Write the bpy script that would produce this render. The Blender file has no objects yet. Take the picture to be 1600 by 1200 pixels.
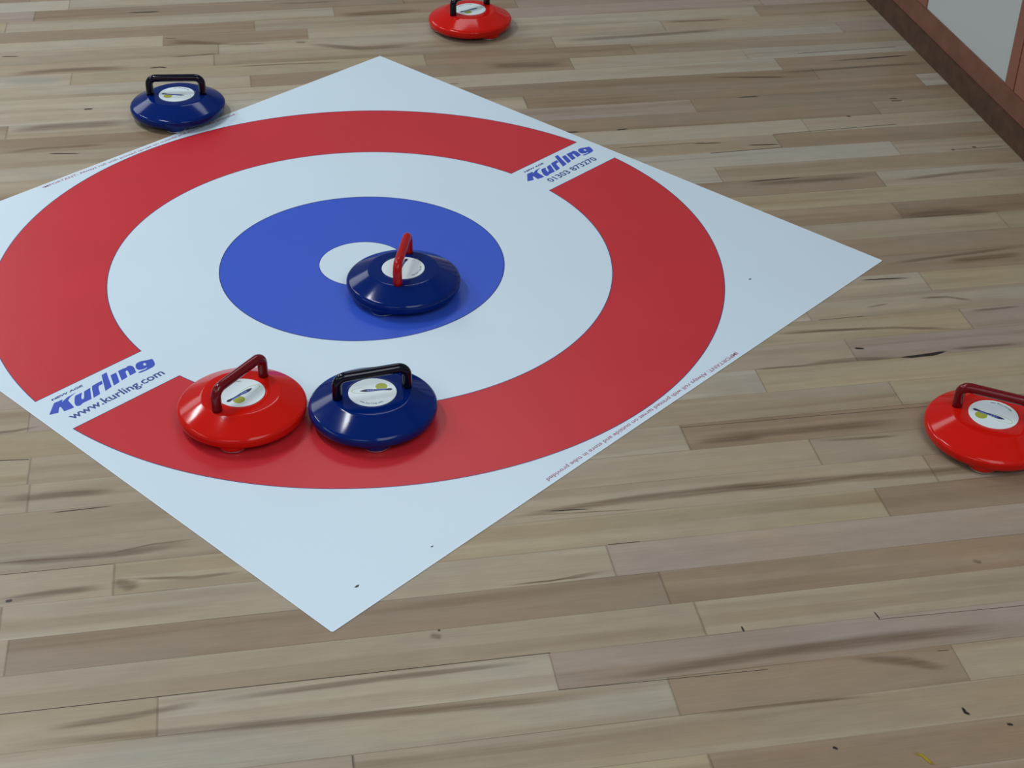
import bpy, bmesh, math, random
from mathutils import Matrix, Vector
C = bpy.context.scene.collection
D = bpy.data
rad = math.radians
sin, cos, pi = math.sin, math.cos, math.pi
random.seed(7)

def lin(r, g, b):
    f = lambda c: (c/255/12.92) if c <= 10 else ((c/255+.055)/1.055)**2.4
    return (f(r), f(g), f(b), 1)

# ------------------------------------------------------------------ materials
def mat(name, color, rough=.4, spec=.5, coat=0, metal=0, bump=0, bscale=400, var=0, vscale=6):
    m = D.materials.new(name); m.use_nodes = True
    nt = m.node_tree; b = nt.nodes['Principled BSDF']
    b.inputs['Base Color'].default_value = color
    b.inputs['Roughness'].default_value = rough
    b.inputs['Specular IOR Level'].default_value = spec
    b.inputs['Metallic'].default_value = metal
    b.inputs['Coat Weight'].default_value = coat
    b.inputs['Coat Roughness'].default_value = .08
    tc = nt.nodes.new('ShaderNodeTexCoord')
    if var:
        n = nt.nodes.new('ShaderNodeTexNoise'); n.inputs['Scale'].default_value = vscale
        n.inputs['Detail'].default_value = 4
        nt.links.new(tc.outputs['Object'], n.inputs['Vector'])
        mr = nt.nodes.new('ShaderNodeMapRange')
        mr.inputs[1].default_value = .3; mr.inputs[2].default_value = .7
        mr.inputs[3].default_value = 1-var; mr.inputs[4].default_value = 1+var
        nt.links.new(n.outputs['Fac'], mr.inputs[0])
        mx = nt.nodes.new('ShaderNodeVectorMath'); mx.operation = 'SCALE'
        mx.inputs[0].default_value = color[:3]
        nt.links.new(mr.outputs[0], mx.inputs['Scale'])
        nt.links.new(mx.outputs[0], b.inputs['Base Color'])
    if bump:
        n = nt.nodes.new('ShaderNodeTexNoise'); n.inputs['Scale'].default_value = bscale
        nt.links.new(tc.outputs['Object'], n.inputs['Vector'])
        bp = nt.nodes.new('ShaderNodeBump'); bp.inputs['Strength'].default_value = bump
        bp.inputs['Distance'].default_value = .001
        nt.links.new(n.outputs['Fac'], bp.inputs['Height'])
        nt.links.new(bp.outputs[0], b.inputs['Normal'])
    return m

MATW = dict(rough=.36, spec=.38, bump=.04, bscale=300)
M_white = mat('mat_white_vinyl', lin(207, 224, 236), var=.015, vscale=3, **MATW)
M_red = mat('mat_red_print', lin(194, 42, 50), var=.03, vscale=5, **MATW)
M_blue = mat('mat_blue_print', lin(52, 86, 196), var=.02, vscale=5, **MATW)
M_line = mat('mat_print_outline', lin(84, 62, 112), **MATW)
M_bline = mat('mat_blue_outline', lin(40, 52, 120), **MATW)
M_logo = mat('mat_logo_ink', lin(60, 82, 186), **MATW)
M_navy = mat('mat_lettering_ink', lin(66, 78, 142), **MATW)
M_warn = mat('mat_warning_ink', lin(166, 112, 134), **MATW)
M_lit_edge = mat('mat_lit_edge', lin(228, 236, 246), rough=.5)  # highlight on the sheet's cut edge, painted in as a paler white
M_speck = mat('mat_speck', lin(70, 66, 62), rough=.7)
P_red = mat('stone_red_plastic', lin(200, 22, 12), rough=.11, spec=.2, coat=0, bump=.03, bscale=60)
P_blue = mat('stone_blue_plastic', lin(0, 30, 100), rough=.11, spec=.2, coat=0, bump=.03, bscale=60)
H_red = mat('handle_dark_red_plastic', lin(104, 6, 16), rough=.16, spec=.35, coat=0)
H_bred = mat('handle_red_plastic', lin(168, 16, 18), rough=.22, spec=.25, coat=0)
H_navy = mat('handle_navy_plastic', lin(5, 4, 24), rough=.14, spec=.35, coat=0)
L_white = mat('label_white', lin(220, 232, 236), rough=.3)
L_blue = mat('label_blue_ink', lin(40, 62, 130), rough=.35)
L_dark = mat('label_dark_ink', lin(16, 24, 60), rough=.35)
L_pale = mat('label_pale_blue_ink', lin(120, 134, 196), rough=.35)
L_ball = mat('label_olive_ink', lin(160, 166, 50), rough=.35)
L_arc = mat('label_pale_green_ink', lin(190, 206, 170), rough=.35)
L_text = mat('label_grey_ink', lin(124, 136, 150), rough=.35)
STEEL = mat('caster_steel', lin(190, 190, 190), rough=.25, metal=.9)
RUBBER = mat('caster_socket', lin(20, 20, 24), rough=.6)

def socket(node, name):
    return node.inputs[name]

def floor_material():
    m = D.materials.new('beech_strip_floor'); m.use_nodes = True
    nt = m.node_tree; N = nt.nodes; L = nt.links
    b = N['Principled BSDF']
    uv = N.new('ShaderNodeUVMap'); uv.uv_map = 'plank'
    at = N.new('ShaderNodeVertexColor'); at.layer_name = 'tint'
    geo = N.new('ShaderNodeTexCoord')
    sep = N.new('ShaderNodeSeparateXYZ'); L.new(uv.outputs[0], sep.inputs[0])
    # coords: plank-local (x metres + random offset, y metres + random offset)
    def mapped(sx, sy, sz=1):
        mp = N.new('ShaderNodeMapping'); mp.inputs['Scale'].default_value = (sx, sy, sz)
        L.new(uv.outputs[0], mp.inputs[0]); return mp.outputs[0]
    def noise(vec, detail=3, rough=.5, dist=0):
        n = N.new('ShaderNodeTexNoise'); n.inputs['Scale'].default_value = 1
        n.inputs['Detail'].default_value = detail; n.inputs['Roughness'].default_value = rough
        n.inputs['Distortion'].default_value = dist
        L.new(vec, n.inputs['Vector']); return n.outputs['Fac']
    def rng(v, a, b_, c, d, smooth=False):
        r = N.new('ShaderNodeMapRange')
        if smooth: r.interpolation_type = 'SMOOTHSTEP'
        for i, x in enumerate((a, b_, c, d)): r.inputs[i+1].default_value = x
        L.new(v, r.inputs[0]); return r.outputs[0]
    def mix(fac, c1, c2, blend='MIX'):
        x = N.new('ShaderNodeMix'); x.data_type = 'RGBA'; x.blend_type = blend
        if hasattr(fac, 'links') or not isinstance(fac, (int, float)): L.new(fac, x.inputs[0])
        else: x.inputs[0].default_value = fac
        for i, c in ((6, c1), (7, c2)):
            if isinstance(c, tuple): x.inputs[i].default_value = c
            else: L.new(c, x.inputs[i])
        return x.outputs[2]
    def mul(a, b_):
        x = N.new('ShaderNodeMath'); x.operation = 'MULTIPLY'
        for i, c in enumerate((a, b_)):
            if isinstance(c, (int, float)): x.inputs[i].default_value = c
            else: L.new(c, x.inputs[i])
        return x.outputs[0]
    col = at.outputs['Color']
    # broad lengthwise bands of darker heartwood
    band = rng(noise(mapped(1.1, 22), 2, .5, .35), .52, .72, 0, .62, True)
    col = mix(band, col, mix(1.0, col, (.74, .67, .58, 1), 'MULTIPLY'))
    pale = rng(noise(mapped(.8, 16), 2, .5, .2), .54, .7, 0, .55, True)
    col = mix(pale, col, mix(1.0, col, (1.16, 1.18, 1.2, 1), 'MULTIPLY'))
    half = rng(noise(mapped(.45, 15), 1, .4, .15), .53, .57, 0, .42, True)
    col = mix(half, col, mix(1.0, col, (.80, .73, .66, 1), 'MULTIPLY'))
    # thin dark streaks
    st = rng(noise(mapped(2.6, 85), 3, .55, .7), .70, .80, 0, .4, True)
    col = mix(st, col, mix(1.0, col, (.58, .5, .44, 1), 'MULTIPLY'))
    # fine grain and colour mottling
    fine = rng(noise(mapped(9, 420), 3, .6), .3, .7, .93, 1.06)
    mott = rng(noise(mapped(14, 40), 3, .6), .3, .7, .95, 1.05)
    gr = mul(fine, mott)
    vm = N.new('ShaderNodeVectorMath'); vm.operation = 'SCALE'
    L.new(col, vm.inputs[0]); L.new(gr, vm.inputs['Scale'])
    col = vm.outputs[0]
    # warm / cool drift
    w = rng(noise(mapped(3, 9), 2), .35, .65, 0, 1)
    col = mix(w, mix(1.0, col, (.98, 1.0, 1.02, 1), 'MULTIPLY'), mix(1.0, col, (1.04, 1.0, .94, 1), 'MULTIPLY'))
    # seams : second uv, y from 0 to 1 across a board, x metres from its ends
    uv2 = N.new('ShaderNodeUVMap'); uv2.uv_map = 'edge'
    s2 = N.new('ShaderNodeSeparateXYZ'); L.new(uv2.outputs[0], s2.inputs[0])
    sd = N.new('ShaderNodeMath'); sd.operation = 'PINGPONG'; sd.inputs[1].default_value = .5
    L.new(s2.outputs['Y'], sd.inputs[0])
    seam = rng(sd.outputs[0], .004, .013, 1, 0, True)
    sn = rng(noise(mapped(2.2, 3), 2), .4, .66, .12, .75)
    seam = mul(seam, sn)
    ed = N.new('ShaderNodeMath'); ed.operation = 'PINGPONG'; ed.inputs[1].default_value = .5
    L.new(s2.outputs['X'], ed.inputs[0])
    end = mul(rng(ed.outputs[0], .0008, .0028, 1, 0, True), .42)
    mx = N.new('ShaderNodeMath'); mx.operation = 'MAXIMUM'; L.new(seam, mx.inputs[0]); L.new(end, mx.inputs[1])
    col = mix(mx.outputs[0], col, mix(1.0, col, (.3, .24, .2, 1), 'MULTIPLY'))
    L.new(col, b.inputs['Base Color'])
    rg = rng(noise(mapped(4, 30), 3), .3, .7, .36, .46)
    L.new(rg, b.inputs['Roughness'])
    b.inputs['Specular IOR Level'].default_value = .35
    bp = N.new('ShaderNodeBump'); bp.inputs['Strength'].default_value = .12; bp.inputs['Distance'].default_value = .0006
    L.new(fine, bp.inputs['Height']); L.new(bp.outputs[0], b.inputs['Normal'])
    return m
M_floor = floor_material()

def streak_material(name, color, strength=.8, nscale=(30, 300)):
    """soft-edged stain lying in the boards: uv x 0..1 along, y 0..1 across"""
    m = D.materials.new(name); m.use_nodes = True
    nt = m.node_tree; N = nt.nodes; L = nt.links; b = N['Principled BSDF']
    b.inputs['Base Color'].default_value = color; b.inputs['Roughness'].default_value = .45
    uv = N.new('ShaderNodeUVMap'); uv.uv_map = 'edge'
    s = N.new('ShaderNodeSeparateXYZ'); L.new(uv.outputs[0], s.inputs[0])
    def fade(out, w):
        p = N.new('ShaderNodeMath'); p.operation = 'PINGPONG'; p.inputs[1].default_value = .5; L.new(out, p.inputs[0])
        r = N.new('ShaderNodeMapRange'); r.interpolation_type = 'SMOOTHSTEP'
        r.inputs[1].default_value = 0; r.inputs[2].default_value = w; L.new(p.outputs[0], r.inputs[0]); return r.outputs[0]
    tc = N.new('ShaderNodeTexCoord')
    mp = N.new('ShaderNodeMapping'); mp.inputs['Scale'].default_value = (nscale[0], nscale[1], 1); L.new(tc.outputs['Object'], mp.inputs[0])
    n = N.new('ShaderNodeTexNoise'); n.inputs['Scale'].default_value = 1; n.inputs['Detail'].default_value = 3; L.new(mp.outputs[0], n.inputs['Vector'])
    r = N.new('ShaderNodeMapRange'); r.inputs[1].default_value = .3; r.inputs[2].default_value = .65
    r.inputs[3].default_value = .45; r.inputs[4].default_value = 1; L.new(n.outputs['Fac'], r.inputs[0])
    v = None
    for o in (fade(s.outputs['X'], .3), fade(s.outputs['Y'], .42), r.outputs[0]):
        if v is None: v = o; continue
        q = N.new('ShaderNodeMath'); q.operation = 'MULTIPLY'; L.new(v, q.inputs[0]); L.new(o, q.inputs[1]); v = q.outputs[0]
    q = N.new('ShaderNodeMath'); q.operation = 'MULTIPLY'; L.new(v, q.inputs[0]); q.inputs[1].default_value = strength
    L.new(q.outputs[0], b.inputs['Alpha'])
    return m
M_band = streak_material('heartwood_band', lin(110, 84, 64), .48, (7, 130))
M_pale = streak_material('pale_sapwood_band', lin(176, 174, 164), .5, (10, 120))
M_crack = streak_material('dark_crack', lin(24, 16, 12), 1.5, (20, 60))
M_gap = mat('board_gap_dark', lin(38, 28, 24), rough=.8)  # dark colour of the open seams
M_yellow = streak_material('yellow_stain', lin(150, 128, 20), 1.2, (60, 60))

# ------------------------------------------------------------------ helpers
def obj(name, me, parent=None, loc=None, rotz=0, smooth=False):
    o = D.objects.new(name, me); C.objects.link(o)
    if parent: o.parent = parent
    if loc: o.location = loc
    o.rotation_euler = (0, 0, rotz)
    if smooth:
        for p in me.polygons: p.use_smooth = True
    return o
def empty(name, loc, rotz=0):
    o = D.objects.new(name, None); C.objects.link(o); o.location = loc; o.rotation_euler = (0, 0, rotz)
    o.empty_display_size = .05
    return o
def tag(o, label, cat, group=None):
    o['label'] = label; o['category'] = cat
    if group: o['group'] = group
def tomesh(bm, name, mats):
    me = D.meshes.new(name); bm.normal_update(); bm.to_mesh(me); bm.free()
    for m in mats: me.materials.append(m)
    return me
def box(bm, x0, x1, y0, y1, z0, z1, mi=0, bev=0):
    r = bmesh.ops.create_cube(bm, size=1)
    vs = r['verts']
    for v in vs: v.co = Vector((x0+(v.co.x+.5)*(x1-x0), y0+(v.co.y+.5)*(y1-y0), z0+(v.co.z+.5)*(z1-z0)))
    fs = list({f for v in vs for f in v.link_faces})
    for f in fs: f.material_index = mi
    if bev:
        es = list({e for v in vs for e in v.link_edges})
        bmesh.ops.bevel(bm, geom=es, offset=bev, segments=2, affect='EDGES')
def lathe(bm, prof, n=96, cx=0, cy=0, mi=0):
    rings = []
    for r, z in prof:
        if r < 1e-6: rings.append([bm.verts.new((cx, cy, z))])
        else: rings.append([bm.verts.new((cx+r*cos(2*pi*i/n), cy+r*sin(2*pi*i/n), z)) for i in range(n)])
    for a, b in zip(rings, rings[1:]):
        for i in range(n):
            j = (i+1) % n
            if len(a) == 1 and len(b) == 1: continue
            if len(a) == 1: f = bm.faces.new((a[0], b[j], b[i]))
            elif len(b) == 1: f = bm.faces.new((a[i], a[j], b[0]))
            else: f = bm.faces.new((a[i], a[j], b[j], b[i]))
            f.material_index = mi; f.smooth = True
def smooth_profile(pts, radii, seg=5):
    """round each inner corner of a polyline profile"""
    out = [pts[0]]
    for i in range(1, len(pts)-1):
        p0, p, p1 = Vector(pts[i-1]), Vector(pts[i]), Vector(pts[i+1]); r = radii[i]
        if r <= 0: out.append(tuple(p)); continue
        a = (p0-p); b = (p1-p); la, lb = a.length, b.length
        r = min(r, la*.49, lb*.49); a = p+a/la*r; b = p+b/lb*r
        for k in range(seg+1):
            t = k/seg; out.append(tuple(a*(1-t)**2+p*2*t*(1-t)+b*t*t))
    out.append(pts[-1]); return out
def tube(bm, path, r, n=20, mi=0, cap=True):
    rings = []
    for i, p in enumerate(path):
        a = path[max(0, i-1)]; b = path[min(len(path)-1, i+1)]
        t = (Vector(b)-Vector(a)).normalized()
        s = Vector((0, 1, 0)) if abs(t.y) < .9 else Vector((1, 0, 0))
        u = t.cross(s).normalized(); w = t.cross(u)
        rr = r[i] if isinstance(r, (list, tuple)) else r
        rings.append([bm.verts.new(Vector(p)+u*rr*cos(2*pi*k/n)+w*rr*sin(2*pi*k/n)) for k in range(n)])
    for a, b in zip(rings, rings[1:]):
        for k in range(n):
            f = bm.faces.new((a[k], a[(k+1) % n], b[(k+1) % n], b[k])); f.smooth = True; f.material_index = mi
    if cap:
        for rg in (rings[0], rings[-1]): bm.faces.new(rg).material_index = mi
def recalc(bm): bmesh.ops.recalc_face_normals(bm, faces=bm.faces)

def curve_mesh(loops):
    """filled flat mesh from closed outlines (holes allowed), at z=0"""
    cu = D.curves.new('tmp', 'CURVE'); cu.dimensions = '2D'; cu.fill_mode = 'BOTH'
    for lp in loops:
        s = cu.splines.new('POLY'); s.points.add(len(lp)-1); s.use_cyclic_u = True
        for q, (x, y) in zip(s.points, lp): q.co = (x, y, 0, 1)
    o = D.objects.new('tmp', cu); C.objects.link(o)
    dg = bpy.context.evaluated_depsgraph_get()
    me = D.meshes.new_from_object(o.evaluated_get(dg)); D.objects.remove(o); D.curves.remove(cu)
    return me
def text_mesh(s, size, bold=0):
    cu = D.curves.new('tmp', 'FONT'); cu.body = s; cu.size = size; cu.offset = bold; cu.fill_mode = 'FRONT'; cu.resolution_u = 3
    o = D.objects.new('tmp', cu); C.objects.link(o)
    dg = bpy.context.evaluated_depsgraph_get()
    me = D.meshes.new_from_object(o.evaluated_get(dg)); D.objects.remove(o); D.curves.remove(cu)
    return me
def bounds(me):
    xs = [v.co.x for v in me.vertices]; ys = [v.co.y for v in me.vertices]
    return min(xs), max(xs), min(ys), max(ys)
def add_flat(bm, me, fn, z, mi=0):
    """copy a flat mesh into bm with its points mapped by fn, facing up"""
    vs = [bm.verts.new((*fn(v.co.x, v.co.y), z)) for v in me.vertices]
    for p in me.polygons:
        try: f = bm.faces.new([vs[i] for i in p.vertices])
        except ValueError: continue
        f.normal_update()
        if f.normal.z < 0: f.normal_flip()
        f.material_index = mi
def annulus(bm, r0, r1, z, mi, a0=0, a1=2*pi, n=240):
    full = abs(a1-a0-2*pi) < 1e-6
    def ring(r): return [bm.verts.new((r*cos(a0+(a1-a0)*i/n), r*sin(a0+(a1-a0)*i/n), z)) for i in range(n if full else n+1)]
    A = ring(r0) if r0 else None; B = ring(r1)
    if A is None:
        bm.faces.new(B).material_index = mi; return
    m = n
    for i in range(m):
        j = (i+1) % len(A)
        bm.faces.new((A[i], B[i], B[j], A[j])).material_index = mi

# ------------------------------------------------------------------ camera
cam = D.objects.new('camera', D.cameras.new('camera')); C.objects.link(cam)
cam.data.sensor_width = 36; cam.data.lens = 36*2408.567/1600; cam.data.clip_start = .05
R = Matrix(((0.98544372, 0.08418278, -0.14769538), (-0.16931989, 0.56376701, -0.80839194), (0.0152131, 0.82163253, 0.56981448)))
cam.matrix_world = Matrix.Translation((-0.18695912, -2.75961809, 1.61164618)) @ R.to_4x4()
bpy.context.scene.camera = cam
FPX = 2408.567
def ground(px, py, z=0):
    """floor point seen at a pixel of the photograph (used to measure mark positions)"""
    d = R @ Vector(((px-800)/FPX, -(py-600)/FPX, -1)); c = cam.matrix_world.translation
    t = (z-c.z)/d.z; return (c.x+d.x*t, c.y+d.y*t)

# ------------------------------------------------------------------ floor
W0, BW = -1.164, .0744
JOINTS = {-1: [-.395, .167], -2: [.327, .759], -3: [-.1335], -4: [.345], 0: [.4065], 2: [.3025], 3: [-.467, .7815], 5: [.716], 6: [.503],
          7: [-.617, .921], 10: [1.155], 18: [1.205], 20: [1.30], 21: [1.031], 23: [1.335], 25: [.4725], 28: [.636, 1.108], 29: [-.647],
          30: [.615, 1.425], 31: [-.2755, .94], 32: [-.42, -.036, 1.233], 34: [.047]}
TONES = [lin(162, 151, 134), lin(155, 141, 122), lin(142, 124, 105), lin(158, 144, 120), lin(154, 138, 125), lin(166, 157, 143)]
XR = 1.60; XL = -4.5
SET = {(-1, 0): 3, (-1, 1): 0, (-1, 2): 4, (-2, 1): 2, (-2, 2): 1, (0, 1): 1, (0, 0): 1, (2, 0): 0, (2, 1): 4, (3, 1): 3, (3, 2): 2, (6, 1): 2, (6, 0): 0,
       (7, 0): 3, (7, 1): 1, (10, 0): 3, (10, 1): 4, (18, 0): 2, (18, 1): 0, (21, 0): 1, (21, 1): 2, (20, 0): 5, (32, 1): 2, (31, 0): 1, (31, 1): 0, (28, 0): 2, (28, 1): 0,
       (34, 1): 2, (34, 0): 0, (29, 0): 5, (29, 1): 3}
def build_floor():
    bm = bmesh.new(); uvp = bm.loops.layers.uv.new('plank'); uve = bm.loops.layers.uv.new('edge')
    cl = bm.loops.layers.float_color.new('tint')
    rnd = random.Random(11)
    for k in range(-28, 72):
        known = sorted(JOINTS.get(k, []))
        js = list(known)
        if js:
            x = js[0]
            while x > XL: x -= rnd.uniform(.55, 1.3) if x < -1.2 else rnd.uniform(.8, 1.3); js.append(x)
            x = known[-1]
        else:
            x = XL-rnd.uniform(0, .7); js.append(x)
        while x < XR: x += rnd.uniform(.5, 1.25); js.append(x)
        js = sorted(js)
        js = [XL]+[x for x in js if XL < x < XR]+[XR]
        nb = sum(1 for x in js[1:-1] if known and x < known[0]-1e-6)
        y0, y1 = W0+k*BW, W0+(k+1)*BW
        for i, (a, b) in enumerate(zip(js, js[1:])):
            t = SET.get((k, i-nb)) if known else None
            if t is None: t = rnd.choices(range(6), (3, 4, 3, 2, 2, 2))[0]
            c = Vector(TONES[t][:3])*rnd.uniform(.95, 1.05)
            ox, oy = rnd.uniform(0, 50), rnd.uniform(0, 50)
            f = bm.faces.new([bm.verts.new((x, y, 0)) for x, y in ((a, y0), (b, y0), (b, y1), (a, y1))])
            ln = b-a
            for lp, (u, v) in zip(f.loops, ((0, 0), (1, 0), (1, 1), (0, 1))):
                lp[uvp].uv = (ox+u*ln, oy+v*BW)
                # edge u: distance in metres from the nearest end, wrapped so that both ends read 0
                lp[uve].uv = (u*max(1, round(ln)), v)
                lp[cl] = (*c, 1)
    mi = {'band': 1, 'pale': 2, 'crack': 3, 'gap': 4, 'yellow': 5}
    zz = [.00015]
    def strip(pts, w, kind):
        """tapered stain along a pixel polyline; w in metres (one or per point)"""
        P = [Vector(ground(*q)) for q in pts]
        n = len(P); ws = w if isinstance(w, (list, tuple)) else [w]*n
        L = [0]
        for a, b in zip(P, P[1:]): L.append(L[-1]+(b-a).length)
        row = []
        zz[0] += .000004
        for i, p in enumerate(P):
            t = (P[min(n-1, i+1)]-P[max(0, i-1)]).normalized(); nn = Vector((-t.y, t.x))*ws[i]/2
            row.append((bm.verts.new((*(p-nn), zz[0])), bm.verts.new((*(p+nn), zz[0])), L[i]/L[-1]))
        for (a, b, u), (c, d, u2) in zip(row, row[1:]):
            f = bm.faces.new((a, c, d, b)); f.material_index = mi[kind]
            for lp, q in zip(f.loops, ((u, 0), (u2, 0), (u2, 1), (u, 1))): lp[uve].uv = q
    def gap(a, b, w=.0011): strip([a, b], w, 'gap')
    # open seams between boards
    gap((-60, 1123), (860, 1020)); gap((873, 1078), (1200, 1046), .0010); gap((0, 898.5), (178, 881), .0009)
    gap((1064, 668), (1450, 635), .0009); gap((1372, 968), (1600, 946), .0008); gap((-40, 721), (45, 718), .0018)
    gap((1247, 83.5), (1400, 73), .0016); gap((1110, 239.5), (1222, 230), .0022); gap((1208, 210), (1400, 194), .0016)
    gap((950, 851), (1000, 846), .001); gap((551, 1181), (552, 1200), .001); gap((970, 231), (1100, 222), .0012)
    gap((1280, 540-40), (1350, 494), .0008); gap((1465, 1017), (1482, 1016), .001)
    # dark and pale figure in single boards
    strip([(760, 817), (880, 795), (1040, 774), (1160, 762), (1330, 752)], [.012, .02, .03, .03, .01], 'band')
    strip([(1040, 772), (1200, 757), (1400, 742), (1620, 725)], [.016, .026, .03, .03], 'band')
    strip([(850, 799), (930, 795)], .003, 'crack'); strip([(700+180/3.2+60, 806), (1010, 795)], .004, 'band')
    strip([(1400, 559.5), (1425, 557.5), (1455, 554), (1483, 547)], [.004, .010, .013, .006], 'crack')
    strip([(1405, 558.5), (1430, 557), (1455, 554), (1480, 548)], [.004, .009, .011, .005], 'crack')
    strip([(1334, 544), (1352, 545)], .008, 'crack'); strip([(1352, 481), (1390, 474)], .006, 'band')
    strip([(1240, 575), (1290, 566), (1345, 561), (1420, 558)], [.008, .02, .02, .01], 'band')
    strip([(1170, 578), (1275, 570)], .009, 'band'); strip([(1480, 546), (1600, 537)], .014, 'band')
    strip([(1430, 466), (1480, 464), (1525, 470)], .012, 'band')
    strip([(1200, 520), (1400, 512), (1520, 515)], .014, 'band'); strip([(1200, 523), (1380, 512)], .01, 'band')
    strip([(-50, 882), (60, 876), (180, 866), (270, 852), (330, 845)], [.02, .024, .026, .024, .008], 'band')
    strip([(150, 870), (240, 850), (320, 840)], [.004, .006, .003], 'band')
    strip([(-40, 882), (110, 872), (175, 868)], .005, 'band')
    strip([(-60, 682), (20, 674), (70, 664)], [.014, .012, .006], 'band')
    strip([(-20, 785), (100, 772), (190, 765)], .03, 'band')
    strip([(75, 802), (180, 790)], .003, 'crack'); strip([(-30, 945), (90, 925), (175, 916)], [.02, .024, .02], 'band')
    strip([(172, 908), (200, 915), (225, 912)], [.02, .035, .02], 'band')
    strip([(8, 940), (20, 938)], .008, 'crack')
    strip([(180, 905), (300, 903), (400, 890)], [.006, .012, .006], 'band')
    strip([(775, 917), (860, 908), (930, 896), (964, 893)], [.003, .006, .012, .018], 'band')
    strip([(800, 913), (930, 900)], .003, 'band')
    strip([(872, 1069), (1000, 1053), (1200, 1022), (1400, 996), (1610, 975)], [.026, .026, .03, .034, .034], 'band')
    strip([(300, 1100), (600, 1060), (860, 1030)], [.016, .018, .012], 'band')
    strip([(60, 1141), (200, 1120), (330, 1095)], .018, 'band')
    strip([(-50, 1170), (200, 1150), (600, 1115), (860, 1094), (1000, 1082)], .022, 'band')
    strip([(1060, 1120), (1250, 1098), (1380, 1085)], .009, 'band')
    strip([(1320, 1030), (1420, 1034), (1490, 1045)], [.012, .028, .02], 'band')
    strip([(670, 993), (692, 996)], .016, 'band'); strip([(684, 986), (688, 984)], .005, 'crack')
    strip([(1502, 1104), (1508, 1113), (1518, 1118)], [.004, .008, .006], 'crack')
    strip([(1572, 1131), (1584, 1133)], .007, 'crack')
    strip([(1425, 1176), (1440, 1180), (1452, 1190), (1462, 1198)], .008, 'yellow')
    strip([(1300, 1167), (1310, 1171)], .006, 'crack'); strip([(1518, 878-2), (1535, 879)], .012, 'band')
    strip([(1158, 978), (1163, 988)], .004, 'crack'); strip([(1365, 955), (1375, 968)], .003, 'crack')
    strip([(232, 106.5), (250, 105), (262, 106)], .008, 'crack')
    strip([(185, 20), (235, 19.5), (254, 17.5)], [.006, .010, .014], 'band'); strip([(200, 19.8), (253, 18)], .007, 'crack')
    strip([(255, 65), (300, 66), (370, 69)], [.05, .04, .016], 'band'); strip([(255, 60), (280, 60)], .01, 'band')
    strip([(340, 84), (310, 86)], .01, 'band'); strip([(260, 90), (340, 84)], [.012, .014], 'band')
    strip([(425, 5), (470, 5), (540, 1)], .012, 'band'); strip([(520, 25), (600, 20), (670, 14)], [.05, .05, .02], 'band')
    strip([(460, 66), (480, 66)], .02, 'band'); strip([(350, 105), (450, 100), (545, 97)], .012, 'band')
    strip([(350, 70), (420, 68)], .012, 'band'); strip([(470, 68), (560, 76), (660, 70)], [.03, .04, .03], 'band')
    strip([(0, 118), (90, 110), (220, 105)], .04, 'band'); strip([(0, 88.5), (32, 88)], .005, 'crack')
    strip([(0, 205), (90, 198), (220, 190)], .05, 'band'); strip([(0, 240), (60, 232), (180, 225)], .02, 'band')
    strip([(73, 240), (128, 240)], .007, 'crack'); strip([(130, 171), (146, 170)], .008, 'crack')
    strip([(0, 128), (105, 124)], .05, 'pale'); strip([(750, 104), (895, 100)], .05, 'band')
    strip([(860, 65), (1000, 56), (1150, 45)], .03, 'band'); strip([(1030, 35), (1150, 30)], .02, 'band')
    strip([(1280, 97), (1345, 92), (1425, 86)], [.008, .014, .008], 'band'); strip([(1345, 92), (1425, 86)], .006, 'crack')
    strip([(1100, 121), (1232, 120)], .012, 'band'); strip([(1150, 121.5), (1232, 120)], .004, 'crack')
    strip([(1150, 153), (1187, 150)], .005, 'crack'); strip([(1388, 154), (1403, 154)], .005, 'crack'); strip([(1391, 158), (1412, 157.5)], .006, 'crack')
    strip([(1322, 181.5), (1330, 182)], .008, 'crack'); strip([(1166, 227), (1220, 225.5)], .005, 'crack')
    strip([(1080, 225), (1130, 223)], .004, 'crack'); strip([(880, 207), (906, 206)], .006, 'crack'); strip([(962, 203.5), (982, 201.5)], .006, 'crack')
    strip([(700, 131), (720, 131)], .008, 'band'); strip([(1200, 115), (1370, 103), (1470, 98)], .02, 'band')
    strip([(1150, 290), (1300, 280), (1370, 275)], .03, 'band'); strip([(1390, 283), (1500, 270), (1600, 262)], .02, 'band')
    strip([(1160, 285), (1255, 277)], .004, 'crack'); strip([(1390, 340), (1490, 332), (1570, 330)], [.03, .05, .02], 'band')
    strip([(1420, 340), (1510, 334)], .008, 'band'); strip([(1470, 235), (1520, 232), (1590, 226)], .006, 'band')
    strip([(1486, 234), (1492, 234)], .008, 'crack'); strip([(1518, 230), (1526, 230)], .006, 'crack')
    strip([(1340, 438), (1425, 434)], .005, 'crack'); strip([(1470, 410), (1610, 395)], .03, 'band')
    strip([(1370, 415), (1480, 400), (1600, 385)], .016, 'band'); strip([(1510, 487), (1600, 478)], .012, 'band')
    strip([(1070, 688), (1250, 672), (1430, 655)], [.03, .03, .03], 'band'); strip([(1270, 690), (1420, 680)], .01, 'band')
    strip([(1080, 692), (1200, 682)], .02, 'band')
    return tomesh(bm, 'floor', [M_floor, M_band, M_pale, M_crack, M_gap, M_yellow])
fl = obj('floor', build_floor()); fl['kind'] = 'structure'

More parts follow.
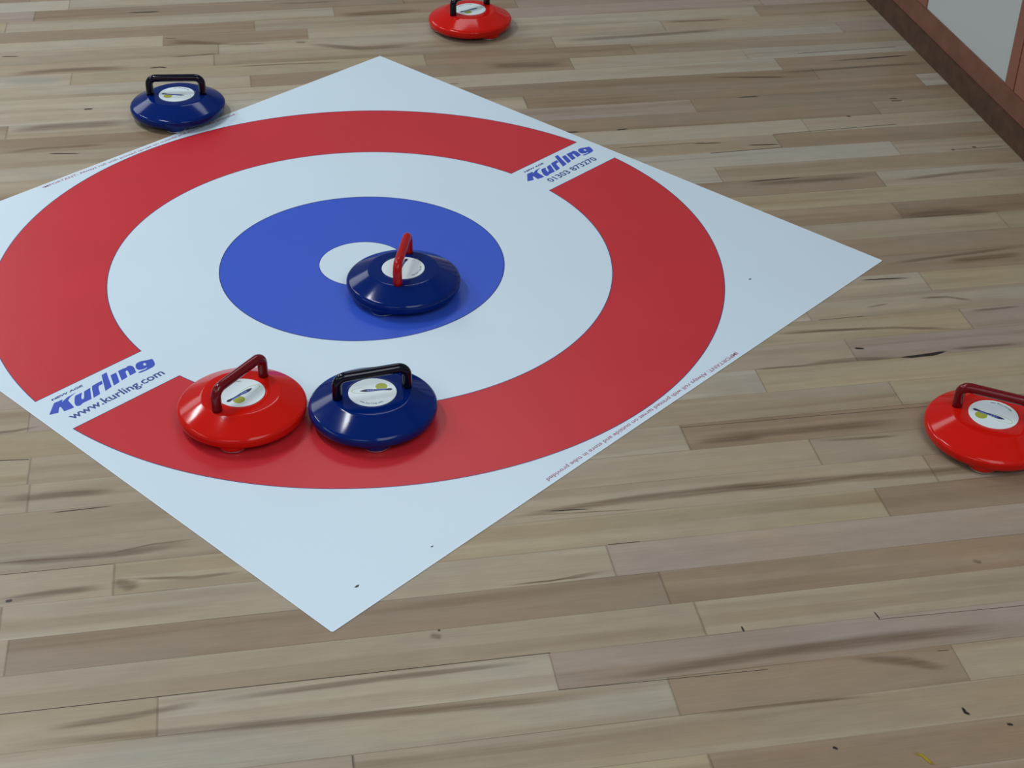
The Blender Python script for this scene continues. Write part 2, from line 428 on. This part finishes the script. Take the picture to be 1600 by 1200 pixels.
# ------------------------------------------------------------------ wall on the right
M_wall = mat('wall_paint', lin(150, 156, 152), rough=.7, var=.03)
M_panel = mat('door_panel_white', lin(190, 198, 196), rough=.5, var=.02, vscale=2)
M_wood = mat('door_frame_redbrown', lin(118, 76, 60), rough=.4, var=.18, vscale=14)
M_stile = mat('door_stile_redbrown', lin(140, 90, 74), rough=.4, var=.12, vscale=10)
M_plinth = mat('plinth_dark_brown', lin(80, 54, 36), rough=.75, var=.28, vscale=26, bump=.3, bscale=120)
XW = 1.576
bm = bmesh.new(); box(bm, XW+.03, XW+.12, -3.2, 6.2, 0, 2.6)
w = obj('wall_right', tomesh(bm, 'wall_right', [M_wall])); w['kind'] = 'structure'
bm = bmesh.new(); box(bm, XW-.004, XW+.03, -3.2, 6.2, 0, .0635, bev=.002)
w = obj('baseboard_right', tomesh(bm, 'baseboard_right', [M_plinth])); w['kind'] = 'structure'
bm = bmesh.new(); box(bm, XW, XW+.03, -3.2, 6.2, .0637, .1205, bev=.0015)
w = obj('trim_2', tomesh(bm, 'trim_2', [M_wood])); w['kind'] = 'structure'
DW, GY = .655, .3765
n = 0
for k in range(-4, 8):
    n += 1
    y0 = GY+k*DW+.0018; y1 = y0+DW-.0036
    t = empty('door_%d' % n, (XW, y0, .1208)); t['kind'] = 'structure'
    bm = bmesh.new(); w_ = y1-y0; z1 = .84; st = .0455; sf = .119
    box(bm, .0015, .028, 0, st, 0, z1, bev=.001); box(bm, .0015, .028, w_-sf, w_, 0, z1, bev=.001)
    box(bm, .0019, .028, st, w_-sf, z1-.05, z1, bev=.001)
    obj('door_frame', tomesh(bm, 'door_frame', [M_stile]), t)
    bm = bmesh.new(); box(bm, .005, .012, st-.002, w_-sf+.002, .0004, z1-.048)
    obj('door_panel', tomesh(bm, 'door_panel', [M_panel]), t)
bm = bmesh.new(); box(bm, XW-.012, XW+.03, -3.2, 6.2, .967, .99, bev=.002)
w = obj('trim_1', tomesh(bm, 'trim_1', [M_wood])); w['kind'] = 'structure'

# ------------------------------------------------------------------ target mat
TH = rad(37.4); H = .7652; ZT = .0012
r1, r2, r3, r4 = .0893, .2916, .5143, .742
bA, bB = .0572, -.0597
bm = bmesh.new()
box(bm, -H, H, -H, H, .0002, ZT, 0)
z = ZT
annulus(bm, 0, r2, z+.00006, 2); annulus(bm, 0, r1, z+.00012, 0)
annulus(bm, r2-.0009, r2+.0009, z+.00018, 4); annulus(bm, r1-.0007, r1+.0007, z+.00018, 4)
# red ring in two halves, cut by the lettering band
for sgn, c in ((1, bA), (-1, bB)):
    n = 200
    def arc(r):
        a = math.asin(abs(c)/r); return [(r*cos(a+(pi-2*a)*i/n), sgn*r*sin(a+(pi-2*a)*i/n)) for i in range(n+1)]
    def strip_(A, B, zz, m_):
        va = [bm.verts.new((*q, zz)) for q in A]; vb = [bm.verts.new((*q, zz)) for q in B]
        for i in range(len(A)-1):
            f = bm.faces.new((va[i], vb[i], vb[i+1], va[i+1])); f.normal_update()
            if f.normal.z < 0: f.normal_flip()
            f.material_index = m_
    I, O = arc(r3), arc(r4)
    strip_(I, O, z+.00006, 1)
    strip_(arc(r3-.0008), arc(r3+.0009), z+.00014, 3); strip_(arc(r4-.0009), arc(r4+.0008), z+.00014, 3)
    for s2 in (1, -1):
        x0, x1 = s2*math.sqrt(r3**2-c*c), s2*math.sqrt(r4**2-c*c)
        strip_([(x0, c-.0007), (x1, c-.0007)], [(x0, c+.0007), (x1, c+.0007)], z+.00014, 3)
for sg in (1, -1):  # thin bright rim strips, the edge highlight put into the colour
    e0, e1 = sorted((sg*(H-.0013), sg*H))
    for q in (((-H, e0), (H, e0), (H, e1), (-H, e1)), ((e0, -H), (e1, -H), (e1, H), (e0, H))):
        bm.faces.new([bm.verts.new((*p, z+.00006)) for p in q]).material_index = 6
for (x, y, s) in ((.5086, -.6111, .0035), (-.6716, -.7174, .0042), (-.5264, -.7344, .0028)):
    vs = [bm.verts.new((x+s*cos(a)*(1+.3*sin(3*a)), y+.55*s*sin(a), z+.00008)) for a in [2*pi*i/9 for i in range(9)]]
    bm.faces.new(vs).material_index = 5
target = obj('target_mat', tomesh(bm, 'target_mat', [M_white, M_red, M_blue, M_line, M_bline, M_speck, M_lit_edge]), rotz=TH)
tag(target, 'large square white vinyl curling target with red and blue rings lying on the wooden floor', 'target mat')

def ell(cx, cy, rx, ry, n=24, rot=0):
    out = []
    for i in range(n):
        a = 2*pi*i/n; x, y = rx*cos(a), ry*sin(a)
        out.append((cx+x*cos(rot)-y*sin(rot), cy+x*sin(rot)+y*cos(rot)))
    return out
def rnd(lp, r=.05, seg=4):
    out = []; n = len(lp)
    for i in range(n):
        p0, p, p1 = Vector(lp[i-1]), Vector(lp[i]), Vector(lp[(i+1) % n])
        a, b = p0-p, p1-p; q = min(r, a.length*.45, b.length*.45)
        a = p+a.normalized()*q; b = p+b.normalized()*q
        for k in range(seg+1):
            t = k/seg; out.append(tuple(a*(1-t)**2+p*2*t*(1-t)+b*t*t))
    return out
# outlines of the logo letters, millimetres from the left foot of the K
GL = {
 'K': [[(-0.1, 0.6), (26.1, 25.4), (42.7, 24.2), (43.1, 23.3), (37.3, 17.7), (52.4, 23.8), (73.0, 25.5), (57.0, 20.5), (48.2, 14.4), (43.9, -11.3), (39.6, -11.5), (24.3, -9.0), (27.8, 6.3), (27.2, 7.8), (24.3, 6.4), (14.9, -5.7)]],
 'u': [[(65.2, 17.8), (79.9, 17.5), (72.1, 8.5), (68.7, 3.1), (67.7, -0.9), (70.2, -1.1), (74.1, 2.8), (84.2, 17.6), (98.9, 19.7), (89.6, 4.9), (80.3, -11.6), (62.3, -11.4), (53.4, -14.5), (48.9, -12.0), (49.0, -6.8), (52.3, 0.4), (59.4, 10.9)]],
 'r': [[(103.9, 21.9), (115.9, 23.2), (126.5, 23.4), (121.1, 13.2), (115.4, 13.7), (111.0, 11.8), (107.6, 6.2), (99.8, -9.7), (84.5, -11.8), (90.9, -0.1), (97.9, 12.6)]],
 'l': [[(136.5, 39.0), (148.2, 40.1), (138.8, 19.9), (127.8, -5.5), (111.7, -8.9), (122.0, 11.4)]],
 'i': [[(147.5, 26.7), (160.0, 26.9), (153.5, 12.2), (146.2, -3.4), (132.2, -5.6), (140.1, 11.2)]],
 'n': [[(164.8, 28.2), (177.2, 28.1), (180.0, 27.1), (187.5, 28.8), (191.6, 27.1), (193.5, 21.7), (191.6, 14.1), (186.0, 1.0), (171.7, -0.0), (175.7, 9.9), (178.0, 16.8), (177.1, 18.7), (173.9, 17.3), (170.0, 10.0), (165.7, -0.4), (151.6, -2.2), (158.3, 12.8)]],
 'g': [[(200.0, 22.6), (205.6, 25.4), (213.4, 25.0), (222.6, 20.3), (232.6, 16.7), (232.9, 14.5), (230.3, 6.6), (225.9, -2.3), (221.8, -5.7), (215.1, -7.2), (201.5, -7.4), (191.5, -6.4), (187.2, -4.3), (188.8, -1.8), (193.2, -1.6), (202.8, -3.1), (209.4, -1.4), (209.5, -0.1), (204.8, -0.4), (200.7, 0.1), (193.7, 4.0), (192.9, 9.0), (195.3, 16.0)], [(210.0, 14.1), (214.1, 16.0), (215.7, 14.0), (214.9, 9.1), (211.1, 7.0), (209.2, 9.3)]],
}
def kurling(bm, x0, y0, z, mi=0):
    for c in 'Kurling':
        me = curve_mesh([rnd(l, 1.6, 3) for l in GL[c]])
        add_flat(bm, me, lambda a, b: (x0+a*.001, y0+b*.001), z, mi); D.meshes.remove(me)
def fit_text(bm, s, x0, x1, y0, y1, z, mi=0, bold=0, rot=0, shear=0):
    """lettering stretched to a box; y0..y1 is baseline to cap height. rot=180 turns it about the box centre"""
    me = text_mesh(s, 1, bold); a, b, c, d = bounds(me)
    cap = text_mesh('H', 1, bold); _, _, hc, hd = bounds(cap); D.meshes.remove(cap)
    sx = (x1-x0)/(b-a); sy = (y1-y0)/(hd-hc); cx, cy = (x0+x1)/2, (y0+y1)/2
    def fn(x, y):
        X, Y = x0+(x-a)*sx+shear*(y-hc)*sy, y0+(y-hc)*sy
        return (2*cx-X, 2*cy-Y) if rot else (X, Y)
    add_flat(bm, me, fn, z, mi); D.meshes.remove(me)
ZP = ZT+.0001
bm = bmesh.new()
kurling(bm, -.7454, .0046, ZP, 0)
fit_text(bm, 'NEW AGE', -.7180, -.6530, .0375, .0435, ZP, 1, .05, shear=.3)
obj('printed_logo', tomesh(bm, 'printed_logo', [M_logo, M_navy]), target)
bm = bmesh.new()
kurling(bm, .5092, .0046, ZP, 0)
fit_text(bm, 'NEW AGE', .5366, .6016, .0375, .0435, ZP, 1, .05, shear=.3)
obj('printed_logo', tomesh(bm, 'printed_logo', [M_logo, M_navy]), target)
bm = bmesh.new(); fit_text(bm, 'www.kurling.com', -.7250, -.5250, -.0370, -.0170, ZP, 0, .022)
obj('printed_lettering', tomesh(bm, 'printed_lettering', [M_navy]), target)
bm = bmesh.new(); fit_text(bm, '01303 873270', .5440, .7060, -.0370, -.0190, ZP, 0, .022)
obj('printed_lettering', tomesh(bm, 'printed_lettering', [M_navy]), target)
WARN = 'IMPORTANT: Always roll with printed target on outside and store in tube provided'
bm = bmesh.new(); fit_text(bm, WARN, -.2720, .2680, -.7575, -.7490, ZP, 0, .018, rot=1)
obj('printed_warning', tomesh(bm, 'printed_warning', [M_warn]), target)
bm = bmesh.new(); fit_text(bm, WARN, -.2700, .2700, .7490, .7575, ZP, 0, .018)
obj('printed_warning', tomesh(bm, 'printed_warning', [M_warn]), target)

# ------------------------------------------------------------------ curling stones
def body_mesh(m):
    bm = bmesh.new()
    pts = [(0, .0065), (.096, .0065), (.1132, .0165), (.1137, .0305), (.1090, .0350), (.0685, .0545), (.046, .0545), (.0445, .0540), (0, .0540)]
    rr = [0, .010, .007, .004, .002, .0035, .0008, .0005, 0]
    lathe(bm, smooth_profile(pts, rr), 128)
    for k in range(3):
        a = 2*pi*k/3
        lathe(bm, smooth_profile([(.0295, .028), (.0292, .0095), (.0255, .0042), (0, .0040)], [0, .006, .003, 0]), 40, .0815*cos(a), .0815*sin(a))
    recalc(bm)
    return tomesh(bm, 'stone_body', [m])
def handle_mesh(m):
    hs, zt, rb = .0625, .0965, .016
    path = [(-hs, 0, .0535), (-hs, 0, .060), (-hs, 0, .068)]
    for k in range(1, 9):
        a = pi/2*k/8; path.append((-hs+rb*(1-cos(a)), 0, zt-rb+rb*sin(a)))
    path += [(x, 0, zt) for x in (-.03, 0, .03)]
    for k in range(0, 9):
        a = pi/2*(1-k/8); path.append((hs-rb*(1-cos(a)), 0, zt-rb+rb*sin(a)))
    path += [(hs, 0, .068), (hs, 0, .060), (hs, 0, .0535)]
    bm = bmesh.new(); tube(bm, path, .0089, 24)
    recalc(bm); return tomesh(bm, 'handle', [m])
LR = .0425
def label_mesh():
    bm = bmesh.new(); lathe(bm, smooth_profile([(LR, .0540), (LR, .0551), (LR-.0012, .0554), (0, .0554)], [0, .0004, .0004, 0]), 72); recalc(bm)
    return tomesh(bm, 'label', [L_white])
def logo_mesh():
    bm = bmesh.new(); z = .05552; s = LR
    def put(loops, mi, dz):
        me = curve_mesh(loops); add_flat(bm, me, lambda a, b: (a*s, b*s), z+dz, mi); D.meshes.remove(me)
    # pale green loop trailing behind
    def ring(cx, cy, rx, ry, rot, a0, a1, t):
        n = 40; o, i_ = [], []
        for k in range(n+1):
            a = a0+(a1-a0)*k/n; th = t*sin(pi*k/n)+.003
            for lst, d in ((o, th), (i_, -th)):
                x, y = (rx+d)*cos(a), (ry+d)*sin(a); lst.append((cx+x*cos(rot)-y*sin(rot), cy+x*sin(rot)+y*cos(rot)))
        return o+i_[::-1]
    put([ring(-.32, .20, .50, .20, -.2, rad(60), rad(330), .018)], 4, 0)
    put([ell(.45, .28, .245, .245, 36)], 3, .00004)
    put([[(.20, .16), (.50, .12), (.76, .02), (.45, .02), (.15, .06)]], 5, .00006)
    # swoosh: pointed tail, banded middle, thin neck, round end
    cl = [(-.49, .19, .002), (-.38, .185, .045), (-.22, .165, .072), (-.05, .135, .070), (.12, .095, .052), (.30, .055, .032), (.48, .020, .026), (.60, .0, .040), (.72, -.012, .062), (.80, -.02, .045), (.84, -.024, .004)]
    def seg(i, j): return [(x, y+1.3*h) for x, y, h in cl[i:j]]+[(x, y-1.3*h) for x, y, h in cl[i:j]][::-1]
    put([seg(0, 3)], 1, .00008); put([seg(2, 5)], 0, .0001); put([seg(4, 8)], 0, .0001); put([seg(7, 11)], 1, .00012)
    for x in (-.16, -.06, .04): put([[(x, .19-.2*(x+.1)), (x+.05, .18-.2*(x+.1)), (x+.03, .09-.2*(x+.1)), (x-.02, .10-.2*(x+.1))]], 2, .00014)
    return tomesh(bm, 'logo', [L_blue, L_dark, L_pale, L_ball, L_arc, L_pale])
def label_text_mesh():
    bm = bmesh.new(); z = .05552; txt = 'www.kurling.com'; r = .036; a = rad(-105)-rad(34)
    adv = rad(68)/len(txt)
    for ch in txt:
        me = text_mesh(ch, .0058, .0002)
        x0, x1, y0, y1 = bounds(me)
        def fn(x, y, a=a):
            x -= (x0+x1)/2; rr = r-y; return (rr*cos(a)-x*sin(a)*1.0, rr*sin(a)+x*cos(a))
        add_flat(bm, me, fn, z, 0); D.meshes.remove(me); a += adv
    return tomesh(bm, 'lettering', [L_text])
def caster_mesh():
    bm = bmesh.new()
    lathe(bm, smooth_profile([(.0, .0046), (.0252, .0046), (.0252, .0022), (.0225, .0014), (.008, .0014), (.0078, .0022), (0, .0022)], [0, .0002, .0008, .0006, .0002, 0, 0]), 36, mi=0)
    lathe(bm, [(0, 0), (.002, .0003), (.004, .0011), (.0052, .0026), (.0052, .0045), (0, .0046)], 20, mi=0)
    recalc(bm); return tomesh(bm, 'ball_caster', [STEEL])
meshes = {('body', 'red'): body_mesh(P_red), ('body', 'blue'): body_mesh(P_blue), ('handle', 'dark red'): handle_mesh(H_red),
          ('handle', 'red'): handle_mesh(H_bred), ('handle', 'navy'): handle_mesh(H_navy)}
ME_label, ME_logo, ME_txt, ME_cast = label_mesh(), logo_mesh(), label_text_mesh(), caster_mesh()
def make_stone(body, handle, x, y, z, yaw, lobe, label, group):
    root = empty('curling_stone', (x, y, z), rad(yaw))
    tag(root, label, 'curling stone', group)
    b = obj('body', meshes[('body', body)], root, rotz=rad(lobe-yaw))
    h = obj('handle', meshes[('handle', handle)], root)
    if (body, handle) != ('red', 'dark red'): h['label'] = {'dark red': 'glossy dark red bar handle', 'red': 'glossy red bar handle', 'navy': 'glossy near-black bar handle'}[handle]
    l = obj('label_disc', ME_label, root); l['label'] = 'round white sticker with a blue swoosh and olive ball'
    obj('logo', ME_logo, l); obj('lettering', ME_txt, l)
    for k in range(3):
        a = rad(lobe-yaw)+2*pi*k/3
        c = obj('ball_caster', ME_cast, root, (.0815*cos(a), .0815*sin(a), 0)); c['label'] = 'steel caster under the stone'
    return root
G_B, G_R = 'blue curling stones', 'red curling stones'
ZM = ZT+.0001
make_stone('blue', 'navy', -.0301, -.5416, ZM, 8.3, -91.8, 'glossy navy blue curling stone with black handle on the red ring beside the red stone', G_B)
make_stone('red', 'dark red', -.2575, -.5085, ZM, 228.9, -103.0, 'bright red curling stone with dark red handle on the red ring beside the website lettering', G_R)
make_stone('blue', 'red', .0712, -.1228, ZM, 73.8, -126.3, 'navy blue curling stone with a red handle covering part of the white bullseye', G_B)
make_stone('blue', 'navy', -.3762, .7783, 0, 173.9, -94.4, 'navy blue curling stone with black handle standing on the floorboards at the far mat edge', G_B)
make_stone('red', 'dark red', 1.0285, -.7657, 0, 146.3, -120.7, 'bright red curling stone with dark red handle on the floorboards, cut by the right edge', G_R)
make_stone('red', 'navy', .4072, 1.2336, 0, 214.6, -60.0, 'bright red curling stone with black handle on the floorboards behind the mat', G_R)

# ------------------------------------------------------------------ light
def area(name, loc, sx, sy, power, rot=(0, 0, 0), color=(1, 1, 1)):
    l = D.lights.new(name, 'AREA'); l.shape = 'RECTANGLE'; l.size = sx; l.size_y = sy; l.energy = power; l.color = color
    o = D.objects.new(name, l); C.objects.link(o); o.location = loc; o.rotation_euler = rot
    return o
COL = (.93, .98, 1.0)
for (x, y, a, w, h, pw) in ((-1.35, .6, 12, .16, 1.2, 36), (-2.95, 2.3, 12, .16, 1.2, 36), (-3.2, 5.2, 0, 2.4, 3, 78), (-1.8, -3.4, 0, 2, 1.5, 26), (.75, -3.0, 0, 1.4, 2.6, 54), (-4.2, -.6, 0, 1, 2.4, 26), (.35, 2.35, 0, 1.3, .7, 15)):
    area('tube_and_fill_light', (x, y, 2.8), w, h, pw, (0, 0, rad(a)), COL)  # narrow ones are fluorescent tubes, wide ones soft panels added for fill and sheen
wd = D.worlds.new('world'); bpy.context.scene.world = wd; wd.use_nodes = True
bg = wd.node_tree.nodes['Background']; bg.inputs[0].default_value = (.80, .90, 1.0, 1); bg.inputs[1].default_value = .215
sc = bpy.context.scene
sc.view_settings.view_transform = 'Standard'; sc.view_settings.look = 'None'
sc.view_settings.exposure = 0; sc.view_settings.gamma = 1
